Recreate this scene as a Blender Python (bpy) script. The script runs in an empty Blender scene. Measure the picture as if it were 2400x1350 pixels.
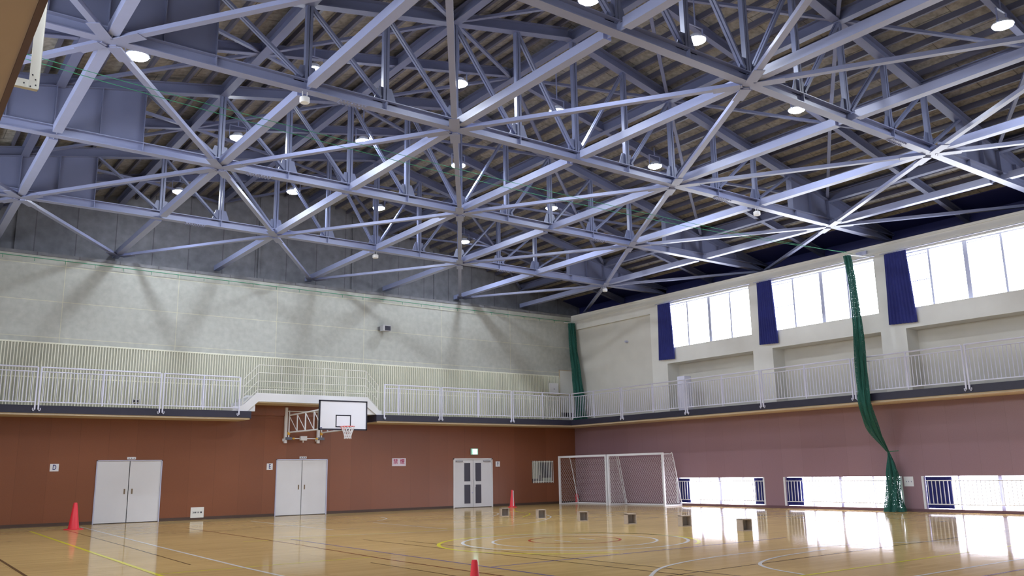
import bpy, math, random
from mathutils import Vector, Matrix
random.seed(7)
sc = bpy.context.scene
col = sc.collection
PI = math.pi

# ------------------------------------------------------------------ camera, world, exposure
def make_camera():
    yaw, pit, rol = .6393, .2095, -.0172
    F = Vector((math.sin(yaw)*math.cos(pit), math.cos(yaw)*math.cos(pit), math.sin(pit)))
    R = Vector((math.cos(yaw), -math.sin(yaw), 0)); U = R.cross(F)
    R2 = R*math.cos(rol)+U*math.sin(rol); U2 = -R*math.sin(rol)+U*math.cos(rol)
    cd = bpy.data.cameras.new('camera'); c = bpy.data.objects.new('camera', cd); col.objects.link(c)
    cd.sensor_width = 36; cd.lens = 2033.83/2400*36; cd.clip_end = 300; cd.clip_start = .05
    m = Matrix((R2, U2, -F)).transposed().to_4x4(); m.translation = (-27.4477, -32.0877, 1.443)
    c.matrix_world = m; sc.camera = c
make_camera()
w = bpy.data.worlds.new('world'); sc.world = w; w.use_nodes = True
w.node_tree.nodes['Background'].inputs[0].default_value = (.75, .85, 1, 1)
w.node_tree.nodes['Background'].inputs[1].default_value = 1.0
sc.view_settings.view_transform = 'Standard'; sc.view_settings.look = 'None'
sc.view_settings.gamma = 1; sc.view_settings.exposure = 0.40
sc.view_settings.use_curve_mapping = False
WINDOW_UP = 7.8      # daylight seen through the frosted upper panes
WINDOW_LOW = 9.0     # daylight through the floor-level panes
LAMP = 255.0          # LED lens radiance

# ------------------------------------------------------------------ materials
def lin(c):
    return tuple(((x/255)/12.92 if x/255 <= .04045 else ((x/255+.055)/1.055)**2.4) for x in c)
def new_mat(name):
    m = bpy.data.materials.new(name); m.use_nodes = True
    return m, m.node_tree.nodes, m.node_tree.links, m.node_tree.nodes['Principled BSDF']
def mat(name, c, rough=.5, metal=0., var=.08, scale=4., coat=0., bump=0., stretch=None, spec=.5):
    """principled colour broken up by soft noise"""
    m, n, l, p = new_mat(name)
    tc = n.new('ShaderNodeTexCoord'); mp = n.new('ShaderNodeMapping'); nz = n.new('ShaderNodeTexNoise')
    if stretch: mp.inputs['Scale'].default_value = stretch
    nz.inputs['Scale'].default_value = scale; nz.inputs['Detail'].default_value = 5
    l.new(tc.outputs['Object'], mp.inputs[0]); l.new(mp.outputs[0], nz.inputs['Vector'])
    mx = n.new('ShaderNodeMix'); mx.data_type = 'RGBA'
    mx.inputs['A'].default_value = (*[max(0, x*(1-var)) for x in c], 1)
    mx.inputs['B'].default_value = (*[min(1, x*(1+var)) for x in c], 1)
    l.new(nz.outputs[0], mx.inputs['Factor']); l.new(mx.outputs['Result'], p.inputs['Base Color'])
    p.inputs['Roughness'].default_value = rough; p.inputs['Metallic'].default_value = metal
    p.inputs['Specular IOR Level'].default_value = spec
    if coat: p.inputs['Coat Weight'].default_value = coat; p.inputs['Coat Roughness'].default_value = .06
    if bump:
        b = n.new('ShaderNodeBump'); b.inputs['Strength'].default_value = bump; b.inputs['Distance'].default_value = .02
        l.new(nz.outputs[0], b.inputs['Height']); l.new(b.outputs[0], p.inputs['Normal'])
    return m
def emit(name, c, s):
    m, n, l, p = new_mat(name)
    p.inputs['Base Color'].default_value = (.8, .8, .8, 1)
    p.inputs['Emission Color'].default_value = (*c, 1); p.inputs['Emission Strength'].default_value = s
    return m
def brick_mat(name, c1, c2, mort, bw, bh, msize, axes='xz', rough=.6, noise=30., namt=.12, offset=0., coat=0., squash=1.):
    m, n, l, p = new_mat(name)
    tc = n.new('ShaderNodeTexCoord'); sp = n.new('ShaderNodeSeparateXYZ'); cb = n.new('ShaderNodeCombineXYZ')
    l.new(tc.outputs['Object'], sp.inputs[0])
    l.new(sp.outputs['XYZ'.index(axes[0].upper())], cb.inputs[0]); l.new(sp.outputs['XYZ'.index(axes[1].upper())], cb.inputs[1])
    br = n.new('ShaderNodeTexBrick'); br.offset = offset; br.squash = squash
    br.inputs['Color1'].default_value = (*c1, 1); br.inputs['Color2'].default_value = (*c2, 1)
    br.inputs['Mortar'].default_value = (*mort, 1); br.inputs['Scale'].default_value = 1
    br.inputs['Brick Width'].default_value = bw; br.inputs['Row Height'].default_value = bh
    br.inputs['Mortar Size'].default_value = msize; br.inputs['Mortar Smooth'].default_value = .2
    l.new(cb.outputs[0], br.inputs['Vector'])
    nz = n.new('ShaderNodeTexNoise'); nz.inputs['Scale'].default_value = noise; nz.inputs['Detail'].default_value = 6
    l.new(tc.outputs['Object'], nz.inputs['Vector'])
    mr = n.new('ShaderNodeMapRange'); mr.inputs['To Min'].default_value = 1-namt; mr.inputs['To Max'].default_value = 1+namt
    mr.inputs['From Min'].default_value = .3; mr.inputs['From Max'].default_value = .7
    l.new(nz.outputs[0], mr.inputs[0])
    vm = n.new('ShaderNodeVectorMath'); vm.operation = 'SCALE'
    l.new(br.outputs[0], vm.inputs[0]); l.new(mr.outputs[0], vm.inputs['Scale'])
    l.new(vm.outputs[0], p.inputs['Base Color'])
    p.inputs['Roughness'].default_value = rough
    if coat: p.inputs['Coat Weight'].default_value = coat; p.inputs['Coat Roughness'].default_value = .05
    return m
def net_mat(name, c, scale, cover):
    """woven net: square holes are really open"""
    m, n, l, p = new_mat(name)
    p.inputs['Base Color'].default_value = (*c, 1); p.inputs['Roughness'].default_value = .8
    tc = n.new('ShaderNodeTexCoord'); nz = n.new('ShaderNodeTexVoronoi'); nz.inputs['Scale'].default_value = scale
    l.new(tc.outputs['Object'], nz.inputs['Vector'])
    gt = n.new('ShaderNodeMath'); gt.operation = 'LESS_THAN'; gt.inputs[1].default_value = cover
    l.new(nz.outputs['Distance'], gt.inputs[0])
    tr = n.new('ShaderNodeBsdfTransparent'); ms = n.new('ShaderNodeMixShader')
    l.new(gt.outputs[0], ms.inputs[0]); l.new(p.outputs[0], ms.inputs[1]); l.new(tr.outputs[0], ms.inputs[2])
    l.new(ms.outputs[0], n['Material Output'].inputs[0])
    return m

def varnish(m, rough=.08, amt=.80):
    """diffuse wood or paint under a worn varnish film"""
    n, l = m.node_tree.nodes, m.node_tree.links; p = n['Principled BSDF']
    p.inputs['Specular IOR Level'].default_value = 0; p.inputs['Coat Weight'].default_value = 0; p.inputs['Roughness'].default_value = .8
    g = n.new('ShaderNodeBsdfGlossy'); g.inputs['Roughness'].default_value = rough
    f = n.new('ShaderNodeFresnel'); f.inputs['IOR'].default_value = 1.45
    k = n.new('ShaderNodeMath'); k.operation = 'MULTIPLY'; k.inputs[1].default_value = amt; l.new(f.outputs[0], k.inputs[0])
    if p.inputs['Normal'].links:
        sn = p.inputs['Normal'].links[0].from_socket; l.new(sn, g.inputs['Normal'])
    ms = n.new('ShaderNodeMixShader'); l.new(k.outputs[0], ms.inputs[0]); l.new(p.outputs[0], ms.inputs[1]); l.new(g.outputs[0], ms.inputs[2])
    l.new(ms.outputs[0], n['Material Output'].inputs[0]); return m
M = {}
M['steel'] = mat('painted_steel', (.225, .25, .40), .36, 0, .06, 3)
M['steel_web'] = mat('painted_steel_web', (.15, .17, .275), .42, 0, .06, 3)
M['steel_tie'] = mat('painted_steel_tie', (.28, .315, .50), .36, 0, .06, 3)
M['purlin'] = mat('purlin_steel_shaded', (.085, .085, .125), .5, 0, .08, 3)  # dark tone stands in for the shadow band beside each purlin
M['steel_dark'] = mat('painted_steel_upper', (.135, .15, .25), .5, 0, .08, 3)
M['board'] = brick_mat('roof_boards', (.29, .275, .255), (.245, .235, .22), (.11, .105, .10), 1.8, .9, .012, 'xy', .9, 9., .3, .5)
M['navy'] = mat('navy_paint', (.02, .025, .13), .6, 0, .1, 2)
M['gable'] = brick_mat('gable_concrete', (.17, .175, .195), (.145, .15, .17), (.10, .10, .115), 1.3, 8, .02, 'xz', .9, 3., .2)
M['acoustic'] = brick_mat('acoustic_board', (.435, .45, .42), (.41, .425, .395), (.55, .55, .43), 3.75, 1.22, .012, 'xz', .8, 5., .09)
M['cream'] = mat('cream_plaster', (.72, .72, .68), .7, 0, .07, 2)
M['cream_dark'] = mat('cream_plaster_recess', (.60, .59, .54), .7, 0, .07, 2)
M['wood_back'] = brick_mat('back_wall_panelling', (.225, .078, .036), (.195, .066, .03), (.165, .055, .025), .9, 3.6, .006, 'xz', .35, 60, .1)
M['wood_right_hazed'] = brick_mat('right_wall_panelling_hazed', (.28, .172, .205), (.26, .158, .19), (.22, .135, .16), .9, 3.6, .005, 'yz', .35, 60, .08)  # haze around the bright windows is mixed into this colour as mauve
M['white'] = mat('white_paint', (.72, .73, .76), .35, 0, .03, 2)
M['door'] = mat('door_white', (.66, .67, .70), .32, 0, .04, 2)
M['rail'] = mat('railing_paint', (.68, .69, .84), .35, 0, .03, 2)
M['black'] = mat('black_rubber', (.018, .018, .035), .6, 0, .2, 4)
M['fascia'] = mat('black_fascia', (.022, .022, .045), .5, 0, .2, 4)
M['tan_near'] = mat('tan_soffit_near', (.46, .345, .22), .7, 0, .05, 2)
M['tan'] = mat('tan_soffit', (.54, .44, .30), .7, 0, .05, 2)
M['glass_dark'] = mat('dark_glass', (.05, .05, .075), .45, 0, .1, 2)
M['chrome'] = mat('bright_metal', (.8, .8, .85), .25, 1, .03, 3)
M['alu'] = mat('aluminium', (.50, .52, .68), .4, .3, .03, 3)
M['curtain'] = mat('navy_curtain', (.022, .028, .17), .9, 0, .2, 6)
M['green_net'] = net_mat('green_net', (.012, .105, .08), 60, .40)
M['green_cord'] = mat('green_cord', (.04, .27, .15), .8, 0, .1, 8)
M['red_cone'] = mat('red_plastic', (.75, .03, .05), .4, 0, .06, 4)
M['rim'] = mat('orange_red_rim', (.75, .10, .09), .4, 0, .06, 4)
M['yellow'] = mat('yellow_fitting', (.75, .42, .04), .5, 0, .1, 4)
M['plywood'] = mat('plywood', (.40, .33, .27), .6, 0, .15, 6, stretch=(1, 1, 8))
M['plywood_dark'] = mat('plywood_inside', (.36, .33, .31), .7, 0, .15, 6)
M['net'] = mat('white_cord', (.75, .75, .78), .8, 0, .05, 8)
M['board_white'] = mat('backboard_white', (.78, .80, .88), .3, 0, .02, 2)
M['up'] = emit('frosted_pane_daylight', (.90, .94, 1.0), WINDOW_UP)
M['low'] = emit('low_pane_daylight', (.86, .86, 1.0), WINDOW_LOW)
M['low_added'] = emit('added_low_pane', (.86, .88, 1.0), 2.0)  # weak glow for the added panes on the unseen left wall
M['lamp'] = emit('led_lens', (.84, .90, 1.0), LAMP)
M['exit'] = emit('exit_face', (.55, 1.0, .93), 3.5)
M['exit_green'] = emit('exit_green', (.02, .45, .22), .8)
M['red_text'] = mat('red_lettering', (.42, .05, .14), .6, 0, .05, 4)
M['blue_text'] = mat('blue_lettering', (.02, .03, .16), .6, 0, .05, 4)
def line_mat(nm, c): return varnish(mat('line_'+nm, c, .12, 0, .05, 6))
LM = dict(white=line_mat('white', (.80, .79, .76)), yellow=line_mat('yellow', (.82, .74, .06)), blue=line_mat('blue', (.16, .16, .42)),
          brown=line_mat('brown', (.24, .07, .03)), black=line_mat('black', (.10, .075, .03)), red=line_mat('red', (.55, .09, .05)))
def floor_material():
    m, n, l, p = new_mat('varnished_floor')
    tc = n.new('ShaderNodeTexCoord'); sp = n.new('ShaderNodeSeparateXYZ'); cb = n.new('ShaderNodeCombineXYZ')
    l.new(tc.outputs['Object'], sp.inputs[0]); l.new(sp.outputs[0], cb.inputs[0]); l.new(sp.outputs[1], cb.inputs[1])
    br = n.new('ShaderNodeTexBrick'); br.offset = .37
    br.inputs['Color1'].default_value = (.66, .46, .19, 1); br.inputs['Color2'].default_value = (.57, .395, .16, 1)
    br.inputs['Mortar'].default_value = (.40, .27, .10, 1); br.inputs['Scale'].default_value = 1
    br.inputs['Brick Width'].default_value = 1.8; br.inputs['Row Height'].default_value = .12
    br.inputs['Mortar Size'].default_value = .002
    l.new(cb.outputs[0], br.inputs['Vector'])
    nz = n.new('ShaderNodeTexNoise'); nz.inputs['Scale'].default_value = .5; nz.inputs['Detail'].default_value = 6
    l.new(tc.outputs['Object'], nz.inputs['Vector'])
    mr = n.new('ShaderNodeMapRange'); mr.inputs['To Min'].default_value = .8; mr.inputs['To Max'].default_value = 1.2
    l.new(nz.outputs[0], mr.inputs[0])
    vm = n.new('ShaderNodeVectorMath'); vm.operation = 'SCALE'
    l.new(br.outputs[0], vm.inputs[0]); l.new(mr.outputs[0], vm.inputs['Scale']); l.new(vm.outputs[0], p.inputs['Base Color'])
    p.inputs['Roughness'].default_value = .16
    p.inputs['Coat Weight'].default_value = .6; p.inputs['Coat Roughness'].default_value = .04
    wv = n.new('ShaderNodeTexNoise'); wv.inputs['Scale'].default_value = 3.0
    l.new(tc.outputs['Object'], wv.inputs['Vector'])
    b = n.new('ShaderNodeBump'); b.inputs['Strength'].default_value = .04; b.inputs['Distance'].default_value = .02
    l.new(wv.outputs[0], b.inputs['Height']); l.new(b.outputs[0], p.inputs['Normal']); l.new(b.outputs[0], p.inputs['Coat Normal'])
    return m
M['floor'] = varnish(floor_material())

# ------------------------------------------------------------------ mesh building
class MB:
    def __init__(s): s.v = []; s.f = []; s.smooth = False
    def add(s, vs, fs):
        o = len(s.v); s.v += [tuple(v) for v in vs]; s.f += [tuple(i+o for i in f) for f in fs]; return s
    def box(s, a, b):
        x0, x1 = sorted((a[0], b[0])); y0, y1 = sorted((a[1], b[1])); z0, z1 = sorted((a[2], b[2]))
        return s.add([(x0,y0,z0),(x1,y0,z0),(x1,y1,z0),(x0,y1,z0),(x0,y0,z1),(x1,y0,z1),(x1,y1,z1),(x0,y1,z1)],
                     [(0,3,2,1),(4,5,6,7),(0,1,5,4),(1,2,6,5),(2,3,7,6),(3,0,4,7)])
    def bar(s, p, q, w, h, up=(0,0,1), off=(0,0)):
        """rectangular bar p->q, w sideways, h along up"""
        p = Vector(p); q = Vector(q); d = (q-p).normalized(); u = Vector(up)
        if abs(d.dot(u)) > .99: u = Vector((0,1,0))
        r = d.cross(u).normalized(); u = r.cross(d).normalized()
        vs = []
        for c in (p, q):
            c = c + r*off[0] + u*off[1]
            for a, b in ((-1,-1),(1,-1),(1,1),(-1,1)): vs.append(c + r*(a*w/2) + u*(b*h/2))
        return s.add(vs, [(0,3,2,1),(4,5,6,7),(0,1,5,4),(1,2,6,5),(2,3,7,6),(3,0,4,7)])
    def ibeam(s, p, q, w, h, t=.018, up=(0,0,1)):
        s.bar(p, q, w, t, up, (0, -h/2+t/2)); s.bar(p, q, w, t, up, (0, h/2-t/2)); s.bar(p, q, t, h-2*t, up); return s
    def tube(s, pts, r, n=8, closed=False):
        pts = [Vector(p) for p in pts]; N = len(pts); vs = []; fs = []
        rr = r if isinstance(r, (list, tuple)) else [r]*N
        pu = None
        for i in range(N):
            if closed: d = pts[(i+1) % N]-pts[i-1]
            else: d = pts[min(i+1, N-1)]-pts[max(i-1, 0)]
            d.normalize()
            if pu is None:
                pu = Vector((0,0,1)) if abs(d.z) < .9 else Vector((0,1,0))
            a = d.cross(pu).normalized(); b = a.cross(d).normalized(); pu = b
            for k in range(n):
                t = 2*PI*k/n; vs.append(pts[i]+(a*math.cos(t)+b*math.sin(t))*rr[i])
        for i in range(N if closed else N-1):
            j = (i+1) % N
            for k in range(n): fs.append((i*n+k, i*n+(k+1) % n, j*n+(k+1) % n, j*n+k))
        if not closed: fs += [tuple(range(n))[::-1], tuple((N-1)*n+k for k in range(n))]
        return s.add(vs, fs)
    def lathe(s, c, prof, n=24):
        """prof: (radius, z) from bottom to top, around z at c"""
        vs = []; fs = []
        for r, z in prof:
            for k in range(n):
                t = 2*PI*k/n; vs.append((c[0]+r*math.cos(t), c[1]+r*math.sin(t), c[2]+z))
        for i in range(len(prof)-1):
            for k in range(n): fs.append((i*n+k, i*n+(k+1) % n, (i+1)*n+(k+1) % n, (i+1)*n+k))
        fs += [tuple(range(n))[::-1], tuple((len(prof)-1)*n+k for k in range(n))]
        return s.add(vs, fs)
    def prism(s, pts, axis, a, b):
        """polygon in the plane across axis (0:x,1:y,2:z), extruded a->b"""
        def P(p, t):
            l = list(p); l.insert(axis, t); return tuple(l)
        n = len(pts); vs = [P(p, a) for p in pts]+[P(p, b) for p in pts]
        return s.add(vs, [tuple(range(n))[::-1], tuple(range(n, 2*n))]+[(i, (i+1) % n, n+(i+1) % n, n+i) for i in range(n)])
    def build(s, name, m, parent=None, loc=None, smooth=False):
        me = bpy.data.meshes.new(name); o0 = Vector(loc) if loc else Vector((0,0,0))
        me.from_pydata([tuple(Vector(v)-o0) for v in s.v], [], s.f); me.update()
        import bmesh
        bm = bmesh.new(); bm.from_mesh(me); bmesh.ops.recalc_face_normals(bm, faces=bm.faces); bm.to_mesh(me); bm.free()
        if smooth:
            for p in me.polygons: p.use_smooth = True
            me.set_sharp_from_angle(angle=.7)
        me.materials.append(M[m] if isinstance(m, str) else m)
        o = bpy.data.objects.new(name, me); col.objects.link(o)
        if parent: 
            o.parent = parent
            o.location = o0 - (world_loc(parent))
        else: o.location = o0
        return o
def world_loc(o):
    v = Vector(o.location); 
    while o.parent: o = o.parent; v += Vector(o.location)
    return v
def empty(name, loc=(0,0,0)):
    o = bpy.data.objects.new(name, None); col.objects.link(o); o.location = loc; o.empty_display_size = .2; return o
def tag(o, label, cat, group=None):
    o['label'] = label; o['category'] = cat
    if group: o['group'] = group
    return o
def struct(o): o['kind'] = 'structure'; return o
def copy_tree(o, parent=None):
    c = o.copy(); col.objects.link(c); c.parent = parent
    for ch in list(o.children): copy_tree(ch, c)
    return c
ORD = ['first','second','third','fourth','fifth','sixth','seventh','eighth','ninth','tenth','eleventh','twelfth']

# ------------------------------------------------------------------ dimensions (metres)
XL, XR = -28.2, 0.0           # left wall, right wall
YF = -38.0                    # wall behind the camera
H = 8.9                       # top of the masonry walls
ZC = 9.25                     # underside of bottom chords
NX = [-24.61, -20.80, -17.15, -13.43, -9.85, -6.19, -2.39]   # panel points
TY = [-5.10, -10.61, -16.11, -21.59]                        # trusses
XE = 1.38
XRIDGE, ZR = -13.6, 12.62
def ztop(x): return ZR-.195*(XRIDGE-x) if x < XRIDGE else ZR-.225*(x-XRIDGE)

# ------------------------------------------------------------------ floor and painted lines
fl = struct(MB().box((XL-2, YF, -.2), (1.0, 0.3, 0)).build('floor', 'floor'))
def court(pts, wd, c, z=.002):
    b = MB(); pts = [Vector((p[0], p[1], z)) for p in pts]; L = []
    for i, p in enumerate(pts):
        d = (pts[min(i+1, len(pts)-1)]-pts[max(i-1, 0)]).normalized(); n = Vector((-d.y, d.x, 0))*wd/2; L += [p-n, p+n]
    b.add(L, [(2*i, 2*i+2, 2*i+3, 2*i+1) for i in range(len(pts)-1)])
    return b.build('painted_line', LM[c], fl)
def ring(cx, cy, r, wd, c, a0=0, a1=360, z=.0024):
    n = 72; court([(cx+r*math.cos(math.radians(a0+(a1-a0)*i/n)), cy+r*math.sin(math.radians(a0+(a1-a0)*i/n))) for i in range(n+1)], wd, c, z)
court([(-21.62,-1.3),(-21.8,-6),(-22.02,-11.9),(-22.2,-17.5),(-22.3,-30)], .06, 'white', .0026)
court([(-23.2,-2.6),(-23.43,-12.0),(-23.57,-17.7),(-23.7,-30)], .075, 'yellow', .0030)
court([(-22.3,-2.9),(-22.53,-11.3),(-22.72,-16.44)], .03, 'black')
court([(-25.05,-9),(-25.11,-12.65),(-25.17,-16.25),(-25.3,-30)], .05, 'black')
court([(-23.55,-17.55),(-19.86,-17.5)], .05, 'yellow')
court([(-19.45,-5),(-19.6,-13),(-19.86,-18.3),(-19.9,-30)], .045, 'brown')
court([(-19.1,-12),(-19.27,-17.4),(-19.36,-21.9),(-19.4,-30)], .045, 'blue', .0028)
court([(-16.7,-2.8),(-16.87,-9.55)], .05, 'white')
court([(-16.9,-9.55),(-9.6,-9.5)], .05, 'white')
court([(-14.45,-7.2),(-14.65,-11.8)], .05, 'white')
court([(-20.2,-11.9),(-11.2,-11.85)], .05, 'yellow')
court([(-20.33,-18.4),(-20.4,-24)], .03, 'black')
court([(-17.98,-13.5),(-17.98,-30)], .035, 'black')
court([(-17.5,-14.5),(-17.56,-30)], .035, 'black')
court([(-19.3,-20.45),(-11.5,-20.2)], .045, 'blue')
court([(-18.3,-23.2),(-7,-22.6)], .035, 'black')
court([(-19.0,-24.5),(-4,-24.2)], .05, 'yellow')
court([(-19,-25.55),(-6,-25.4)], .05, 'white')
court([(-19.2,-26.15),(-6,-26.05)], .05, 'blue')
court([(-15.24,-17.05),(-15.25,-17.6)], .06, 'white'); court([(-14.5,-17.0),(-14.55,-17.55)], .06, 'white')
ring(-15.0, -17.42, 2.38, .07, 'white'); ring(-15.0, -17.42, 1.74, .06, 'white')
ring(-14.85, -17.25, .98, .05, 'red'); ring(-15.3, -17.55, 2.7, .08, 'yellow', -60, 250)
def smooth(pts, n=8):
    out = []
    P = [pts[0]]+pts+[pts[-1]]
    for i in range(1, len(P)-2):
        for k in range(n):
            t = k/n; a, b, c, d = P[i-1], P[i], P[i+1], P[i+2]
            out.append(tuple(.5*((2*b[j])+(-a[j]+c[j])*t+(2*a[j]-5*b[j]+4*c[j]-d[j])*t*t+(-a[j]+3*b[j]-3*c[j]+d[j])*t**3) for j in range(len(a))))
    out.append(pts[-1]); return out
court(smooth([(-7.6,-6.6),(-8.29,-8.05),(-9.27,-9.51),(-11.36,-11.3),(-13.66,-12.2),(-16.5,-12.1),(-19,-11)]), .05, 'white', .0031)
court(smooth([(-5.93,-3.04),(-7.3,-5.0),(-8.04,-6.82),(-9.64,-8.51)]), .05, 'yellow', .0031)
court(smooth([(-8.0,-4.2),(-8.7,-5.81),(-9.9,-7.17)]), .05, 'white')
court(smooth([(-12.6,-4.2),(-13.0,-5.4),(-13.9,-6.4)]), .05, 'white')
court(smooth([(-19.3,-23.9),(-18.35,-23.0),(-17.3,-22.3),(-15.8,-21.9),(-14.2,-21.85),(-12.0,-22.2),(-10,-23.2)]), .06, 'white', .0031)
court(smooth([(-13.4,-22.4),(-14.9,-22.6),(-15.95,-23.0),(-16.49,-23.57),(-16.81,-24.4)]), .06, 'white', .0031)

# ------------------------------------------------------------------ back wall
wb = struct(empty('wall_back'))
DO = [(-21.04, -18.92), (-14.80, -12.72), (-6.90, -4.85)]; DH = 2.08
lower = MB(); xs = [XL]
for a, b in DO: xs += [a, b]
xs += [-2.63, -1.41, 0.3]
segs = [(XL, -21.04), (-18.92, -14.80), (-12.72, -6.90), (-4.85, -2.63), (-1.41, 0.3)]
for a, b in segs: lower.box((a, 0, 0), (b, .25, 3.7))
for a, b in DO: lower.box((a, 0, DH), (b, .25, 3.7))
lower.box((-2.63, 0, 0), (-1.41, .25, .97)); lower.box((-2.63, 0, 1.94), (-1.41, .25, 3.7))
lower.build('lower_panelling', 'wood_back', wb)
MB().box((-16.32, 0, 3.7), (-11.22, -.062, 4.1)).build('lower_panelling', 'wood_back', wb)
MB().box((-20.0, .25, 0), (-28, .3, 3)).box((-20, .25, 0), (1, .3, 3)).build('backing', 'black', wb)
MB().box((XL, 0, 3.7), (.3, .3, 8.86)).build('upper_panel', 'acoustic', wb)
MB().box((XL, -.03, 8.84), (.3, .35, 8.95)).box((XL, .3, 8.9), (2.5, 1.05, 8.96)).build('wall_ledge', 'gable', wb)
g = MB(); g.prism([(XL-1, 8.9), (XL-1, ztop(XL-1)+.5), (XRIDGE, ZR+.5), (2.5, ztop(2.5)+.5), (2.5, 8.9)], 1, 1.0, 1.2)
g.build('gable', 'gable', wb)
gg = MB()
for x in (-26.3, -24.0, -15.5, -11.4, -7.3): gg.box((x, .93, 8.95), (x+.09, 1.0, ztop(x)+.25))
for k, x in enumerate((-27.5, -24.6, -21.7, -17.1, -13.43, -9.9)): pass
gg.build('gable_rib', 'gable', wb)
# louvre of vertical slats behind the balcony
sl = MB(); x = XL+.1
while x < -.9:
    sl.box((x, -.055, 3.8), (x+.028, 0, 5.9)); x += .0915
sl.box((XL+.1, -.03, 5.88), (-.9, 0, 5.93)); sl.box((XL+.1, -.015, 4.75), (-.9, 0, 4.79))
sl.build('louvre_slats', mat('louvre_cream', (.74, .74, .62), .5, 0, .05, 3), wb)
MB().box((XL+.1, -.004, 3.8), (-.9, 0, 5.9)).build('louvre_backing', mat('louvre_grey', (.47, .48, .42), .8, 0, .15, 8), wb)
MB().box((XL, -.012, 0), (-21.04, 0, .1)).box((-18.92, -.012, 0), (-14.8, 0, .1)).box((-12.72, -.012, 0), (-6.9, 0, .1)).box((-4.85, -.012, 0), (0, 0, .1)).build('skirting', mat('dark_skirting', (.07, .04, .03), .5), wb)

# ------------------------------------------------------------------ right wall (windows up high and at floor level)
wr = struct(empty('wall_right'))
PIL = [(-6.25, -5.35), (-11.68, -10.77), (-17.02, -16.12), (-22.5, -21.6), (-28.0, -27.1), (-33.5, -32.6)]
LOW = [(-10.85, -6.38), (-16.32, -11.70), (-21.8, -16.97), (-27.3, -22.5), (-32.8, -28.0)]
lw = MB()
lw.box((0, YF, 1.11), (.3, 0.3, 3.7)); lw.box((0, YF, 0), (.3, 0.3, .09))
ye = 0.3
for a, b in LOW:
    lw.box((0, b, .09), (.3, ye, 1.11)); ye = a
lw.box((0, ye, .09), (.3, YF, 1.11))
lw.build('lower_panelling', 'wood_right_hazed', wr)
MB().box((-.012, YF, 0), (0, 0, .09)).build('skirting', mat('purple_brown_skirting', (.13, .065, .08), .5), wr)
uw = MB()
uw.box((0, -5.35, 8.2), (.72, 0.3, H))
uw.box((0, YF, 8.46), (.72, -5.35, H))
yy = -5.35
for a, b in PIL: uw.box((0, a, 3.7), (.72, b, 8.46))
for i in range(len(PIL)-1): uw.box((0, PIL[i][0], 5.9), (.72, PIL[i+1][1], 6.55))
uw.box((-.03, YF, 8.62), (0, -.03, 8.72)); uw.box((-.03, YF, 8.84), (0, 0, H+.02))
uw.build('upper_plaster', 'cream', wr)
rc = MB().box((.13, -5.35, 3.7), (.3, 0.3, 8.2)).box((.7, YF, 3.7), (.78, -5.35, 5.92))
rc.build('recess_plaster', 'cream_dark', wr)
MB().box((.3, YF, 3.5), (.8, .3, 3.7)).build('backing', 'black', wr)
MB().box((0, YF, H), (XE+.1, .3, H+.04)).build('wall_ledge', 'gable', wr)
MB().box((XE+.06, YF, H), (XE+.2, 1.1, ztop(XE)+.6)).build('eave_panel', 'navy', wr)
MB().tube([(-.02, -3.75, 7.18), (.13, -3.75, 7.18)], .05, 10).build('wall_fitting', 'alu', wr)

# upper windows with slim sashes
n_win = 0
UPB = [(PIL[i][0], PIL[i+1][1]) for i in range(5)]
MULL = {0: (-7.38, -8.57, -9.67), 1: (-12.68, -13.89, -14.95), 2: (-17.97, -19.16, -20.28)}
for i, (y1, y0) in enumerate(UPB):  # last two lie out of view, added for their daylight
    n_win += 1
    wn = struct(empty('window_%d' % n_win, (0, (y0+y1)/2, 6.55)))
    MB().box((.30, y0, 6.55), (.32, y1, 8.46)).build('pane', 'up', wn)
    fr = MB()
    d = (y1-y0)/4
    ms = MULL.get(i, (y1-(y1-y0)*.25, y1-(y1-y0)*.5, y1-(y1-y0)*.75))
    fr.box((.2, y0, 6.55), (.3, y1, 6.585)); fr.box((.2, y0, 8.425), (.3, y1, 8.46))
    fr.box((.2, y1-.04, 6.55), (.3, y1, 8.46)); fr.box((.2, y0, 6.55), (.3, y0+.04, 8.46))
    for k, yv in enumerate(ms):
        t = .07 if k == 1 else .035
        fr.box((.18, yv-t, 6.55), (.3, yv+t, 8.46))
    fr.box((.22, ms[0], 8.33), (.3, y1, 8.36)); fr.box((.22, ms[0], 7.45), (.3, y1, 7.475)); fr.box((.22, ms[2], 8.36), (.3, ms[1], 8.385))
    fr.build('window_frame', 'alu', wn)
for i, (y0, y1) in enumerate(LOW):  # last two bays are outside the frame, added as extra light sources
    n_win += 1
    wn = struct(empty('window_%d' % n_win, (0, (y0+y1)/2, .09)))
    MB().box((.24, y0, .09), (.26, y1, 1.11)).build('pane', 'low', wn)
    fr = MB()
    ym = (y0+y1)/2+.05
    fr.box((.15, ym-.055, .09), (.24, ym+.055, 1.11)); fr.box((.15, y0, .09), (.24, y0+.05, 1.11)); fr.box((.15, y1-.05, .09), (.24, y1, 1.11))
    fr.box((.15, y0+1.1, .09), (.24, y0+1.14, 1.11)); fr.box((.15, y1-1.14, .09), (.24, y1-1.1, 1.11))
    fr.build('window_frame', 'alu', wn)
    tr = MB(); tr.box((-.01, y0, .09), (.03, y0+.07, 1.11)); tr.box((-.01, y1-.07, .09), (.03, y1, 1.11))
    tr.build('opening_trim', 'white', wn)
    gr = MB(); gr.box((.035, y0+.07, .225), (.06, y1-.07, .255)); gr.box((.035, y0+.07, .955), (.06, y1-.07, .985))
    yb = y1-.17
    while yb > y0+.12:
        gr.box((.037, yb-.011, .24), (.058, yb+.011, .97)); yb -= .128
    gr.build('guard_bars', 'white', wn)
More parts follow.
